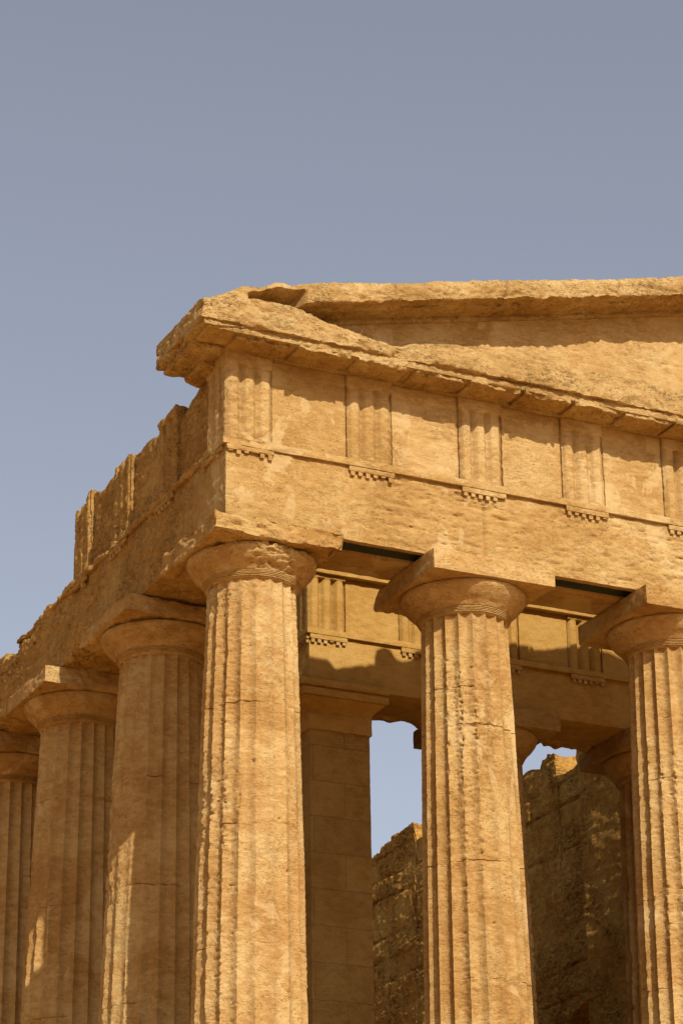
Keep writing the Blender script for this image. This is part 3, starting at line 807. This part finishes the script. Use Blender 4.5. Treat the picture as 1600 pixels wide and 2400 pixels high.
# ------------------------------------------------------------------ cella walls
def slab(ys, zb, zt, x0, x1, nz, nx=8):
    """closed slab between curves zb(y), zt(y); thickness along x"""
    n = len(ys); parts = []
    def grid(A, nn, mm, flip):
        i, j = np.meshgrid(np.arange(nn-1), np.arange(mm-1), indexing='ij'); a = (i*mm+j).ravel()
        q = np.stack([a, a+mm, a+mm+1, a+1], 1)
        if flip: q = q[:, ::-1]
        return A, q
    t = np.linspace(0, 1, nz)
    Yg = np.repeat(ys, nz); Zg = (zb[:, None]+(zt-zb)[:, None]*t[None]).ravel()
    parts.append(grid(np.stack([np.full_like(Yg, x0), Yg, Zg], 1), n, nz, True))
    parts.append(grid(np.stack([np.full_like(Yg, x1), Yg, Zg], 1), n, nz, False))
    xs = np.linspace(x0, x1, nx)
    for zz, fl in ((zb, False), (zt, True)):
        Yh = np.repeat(ys, nx); Xh = np.tile(xs, n); Zh = np.repeat(zz, nx)
        parts.append(grid(np.stack([Xh, Yh, Zh], 1), n, nx, fl))
    for kk, fl in ((0, True), (-1, False)):
        zc = zb[kk]+(zt[kk]-zb[kk])*t
        Xh = np.repeat(xs, nz); Zh = np.tile(zc, nx)
        parts.append(grid(np.stack([Xh, np.full_like(Xh, ys[kk]), Zh], 1), nx, nz, not fl))
    return merge(*parts)
WX0, WX1 = 11.6, 12.5
def wall_top(y):
    yp = [5, 11.4, 12.12, 12.16, 12.65, 12.75, 13.3, 15.2, 15.24, 17.0, 17.3, 17.34, 17.92, 17.96, 18.9, 18.95, 19.5, 19.55, 20.4, 24, 30]
    zp = [8.5, 8.50, 8.50, 8.98, 9.00, 8.88, 8.92, 8.80, 9.0, 9.1, 9.15, 8.72, 8.74, 9.17, 9.20, 9.08, 9.12, 9.0, 8.95, 8.7, 8.4]
    return np.interp(y, yp, zp)
def cella_wall():
    segs = []
    arcs = [11.46+3.42*k for k in range(5)]; ra = .95; zs_ = 3.2
    y = PB+.02
    cuts = []
    for a in arcs:
        cuts.append(('s', y, a-ra)); cuts.append(('a', a-ra, a+ra)); y = a+ra
    cuts.append(('s', y, 29.0))
    parts = []
    for k, (kd, y0, y1) in enumerate(cuts):
        if y1-y0 < .05: continue
        res = .035 if y0 < 21 else .15
        ys = np.linspace(y0, y1, max(4, int((y1-y0)/res)))
        if kd == 's': zb = np.full_like(ys, -.02)
        else:
            c = (y0+y1)/2; zb = zs_+np.sqrt(np.maximum(0, ra**2-(ys-c)**2))
        parts.append(slab(ys, zb, wall_top(ys), WX0, WX1, int(9/res) if kd == 's' else int(6/res)))
    V, Q = merge(*parts)
    V0 = V.copy()
    crs = .56
    V0z = V[:, 2].copy(); V[:, 2] = V0z+.13*np.sin(V0z*2.9)+.07*np.sin(V0z*6.1+1)+.05*fbm(V, .9, 2, 377)
    row = np.floor((V[:, 2]+.1)/crs); yy = V[:, 1]+.3+(row % 2)*.675
    blk = np.floor(yy/1.35)
    hsh = np.sin(row*12.9898+blk*78.233)*43758.5453; hsh = hsh-np.floor(hsh)
    fz = np.abs(((V[:, 2]+.1)/crs) % 1-.5)*crs; fy = np.abs((yy/1.35) % 1-.5)*1.35
    jz = ss(.05, .0, crs/2-fz); jy = ss(.05, 0, 1.35/2-fy)
    dpt = .035*hsh+.05*jz*np.clip(.5+fbm(V, 1.1, 3, 378), .05, 1)+.012*jy+.010*fbm(V, 16, 3, 379, 3.0, .65)+.045*np.maximum(0, fbm(V, 1.6, 3, 371, 1.3)-.1)+.011*fbm(V, 9, 4, 372, 2.0, .7)
    V[:, 2] = V0z
    face = (np.abs(V[:, 0]-WX0) < 1e-6)
    V[:, 0] += np.where(face, dpt, 0)
    topm = (V[:, 2] > wall_top(V[:, 1])-.35)
    V[:, 2] += topm*.10*fbm(V0, 2.2, 3, 373)
    V[:, 1] += topm*.06*fbm(V0, 3, 3, 374)
    t = thing('cella_wall', 'rough weathered inner block wall with ragged top and round arches, right', 'wall', (0, 0, 0))
    tk = rbox((11.22, PB+.04, 0), (WX1+.02, 10.75, 9.75), .05, .01, .05, .012, 7, seed=375, big=.03)
    link('masonry', mesh_from('masonry', *merge((V, Q), tk), M_CELLA, 50), t)
cella_wall()
V, Q = rbox((PX0+.02, PB+.03, 0), (PX0+.93, 29, 6.79), (.1, .1, .1), .01, .03, .01, 3, seed=380)
V2 = rbox((PX0+.04, 14.02, 6.8), (PX0+.9, 29, 7.6), (.1, .1, .1), .03, .08, .03, 3, seed=381)
o = link('cella_wall', mesh_from('cella_wall', *merge((V, Q), V2), M_CELLA, 45))
tag(o, 'dark side wall of the inner chamber behind the left flank columns', 'wall')

# ------------------------------------------------------------------ weeds
def stems(name, pts, label, seed, n=46, h=.17, spread=.38):
    rnd = random.Random(seed); Vs = []; Qs = []; c = 0
    for k in range(n):
        bx_, by_, bz_ = pts; x = bx_+rnd.uniform(-spread, spread); y = by_+rnd.uniform(-.06, .06); z = bz_+.0*(x-bx_)
        dx, dy = rnd.uniform(-.5, .5), rnd.uniform(-.4, .2); hh = h*rnd.uniform(.4, 1)
        r = .0016
        pp = [np.array([x, y, z-.05]), np.array([x+dx*hh*.4, y+dy*hh*.4, z+hh*.55]), np.array([x+dx*hh, y+dy*hh, z+hh])]
        ring = []
        for q_, p in enumerate(pp):
            rr = r*(1-.3*q_)
            for a in range(4):
                ring.append(p+rr*np.array([math.cos(a*1.57), math.sin(a*1.57), 0]))
        Vs += ring
        for s in range(2):
            for a in range(4):
                Qs.append([c+s*4+a, c+s*4+(a+1) % 4, c+s*4+4+(a+1) % 4, c+s*4+4+a])
        c += 12
    o = link(name, mesh_from(name, np.array(Vs), np.array(Qs), M_GRASS, None)); tag(o, label, 'plant')
stems('dry_weed', (1.25, -.95, 9.50), 'small tuft of dry weeds in the hollow under the sloping cornice', 5)
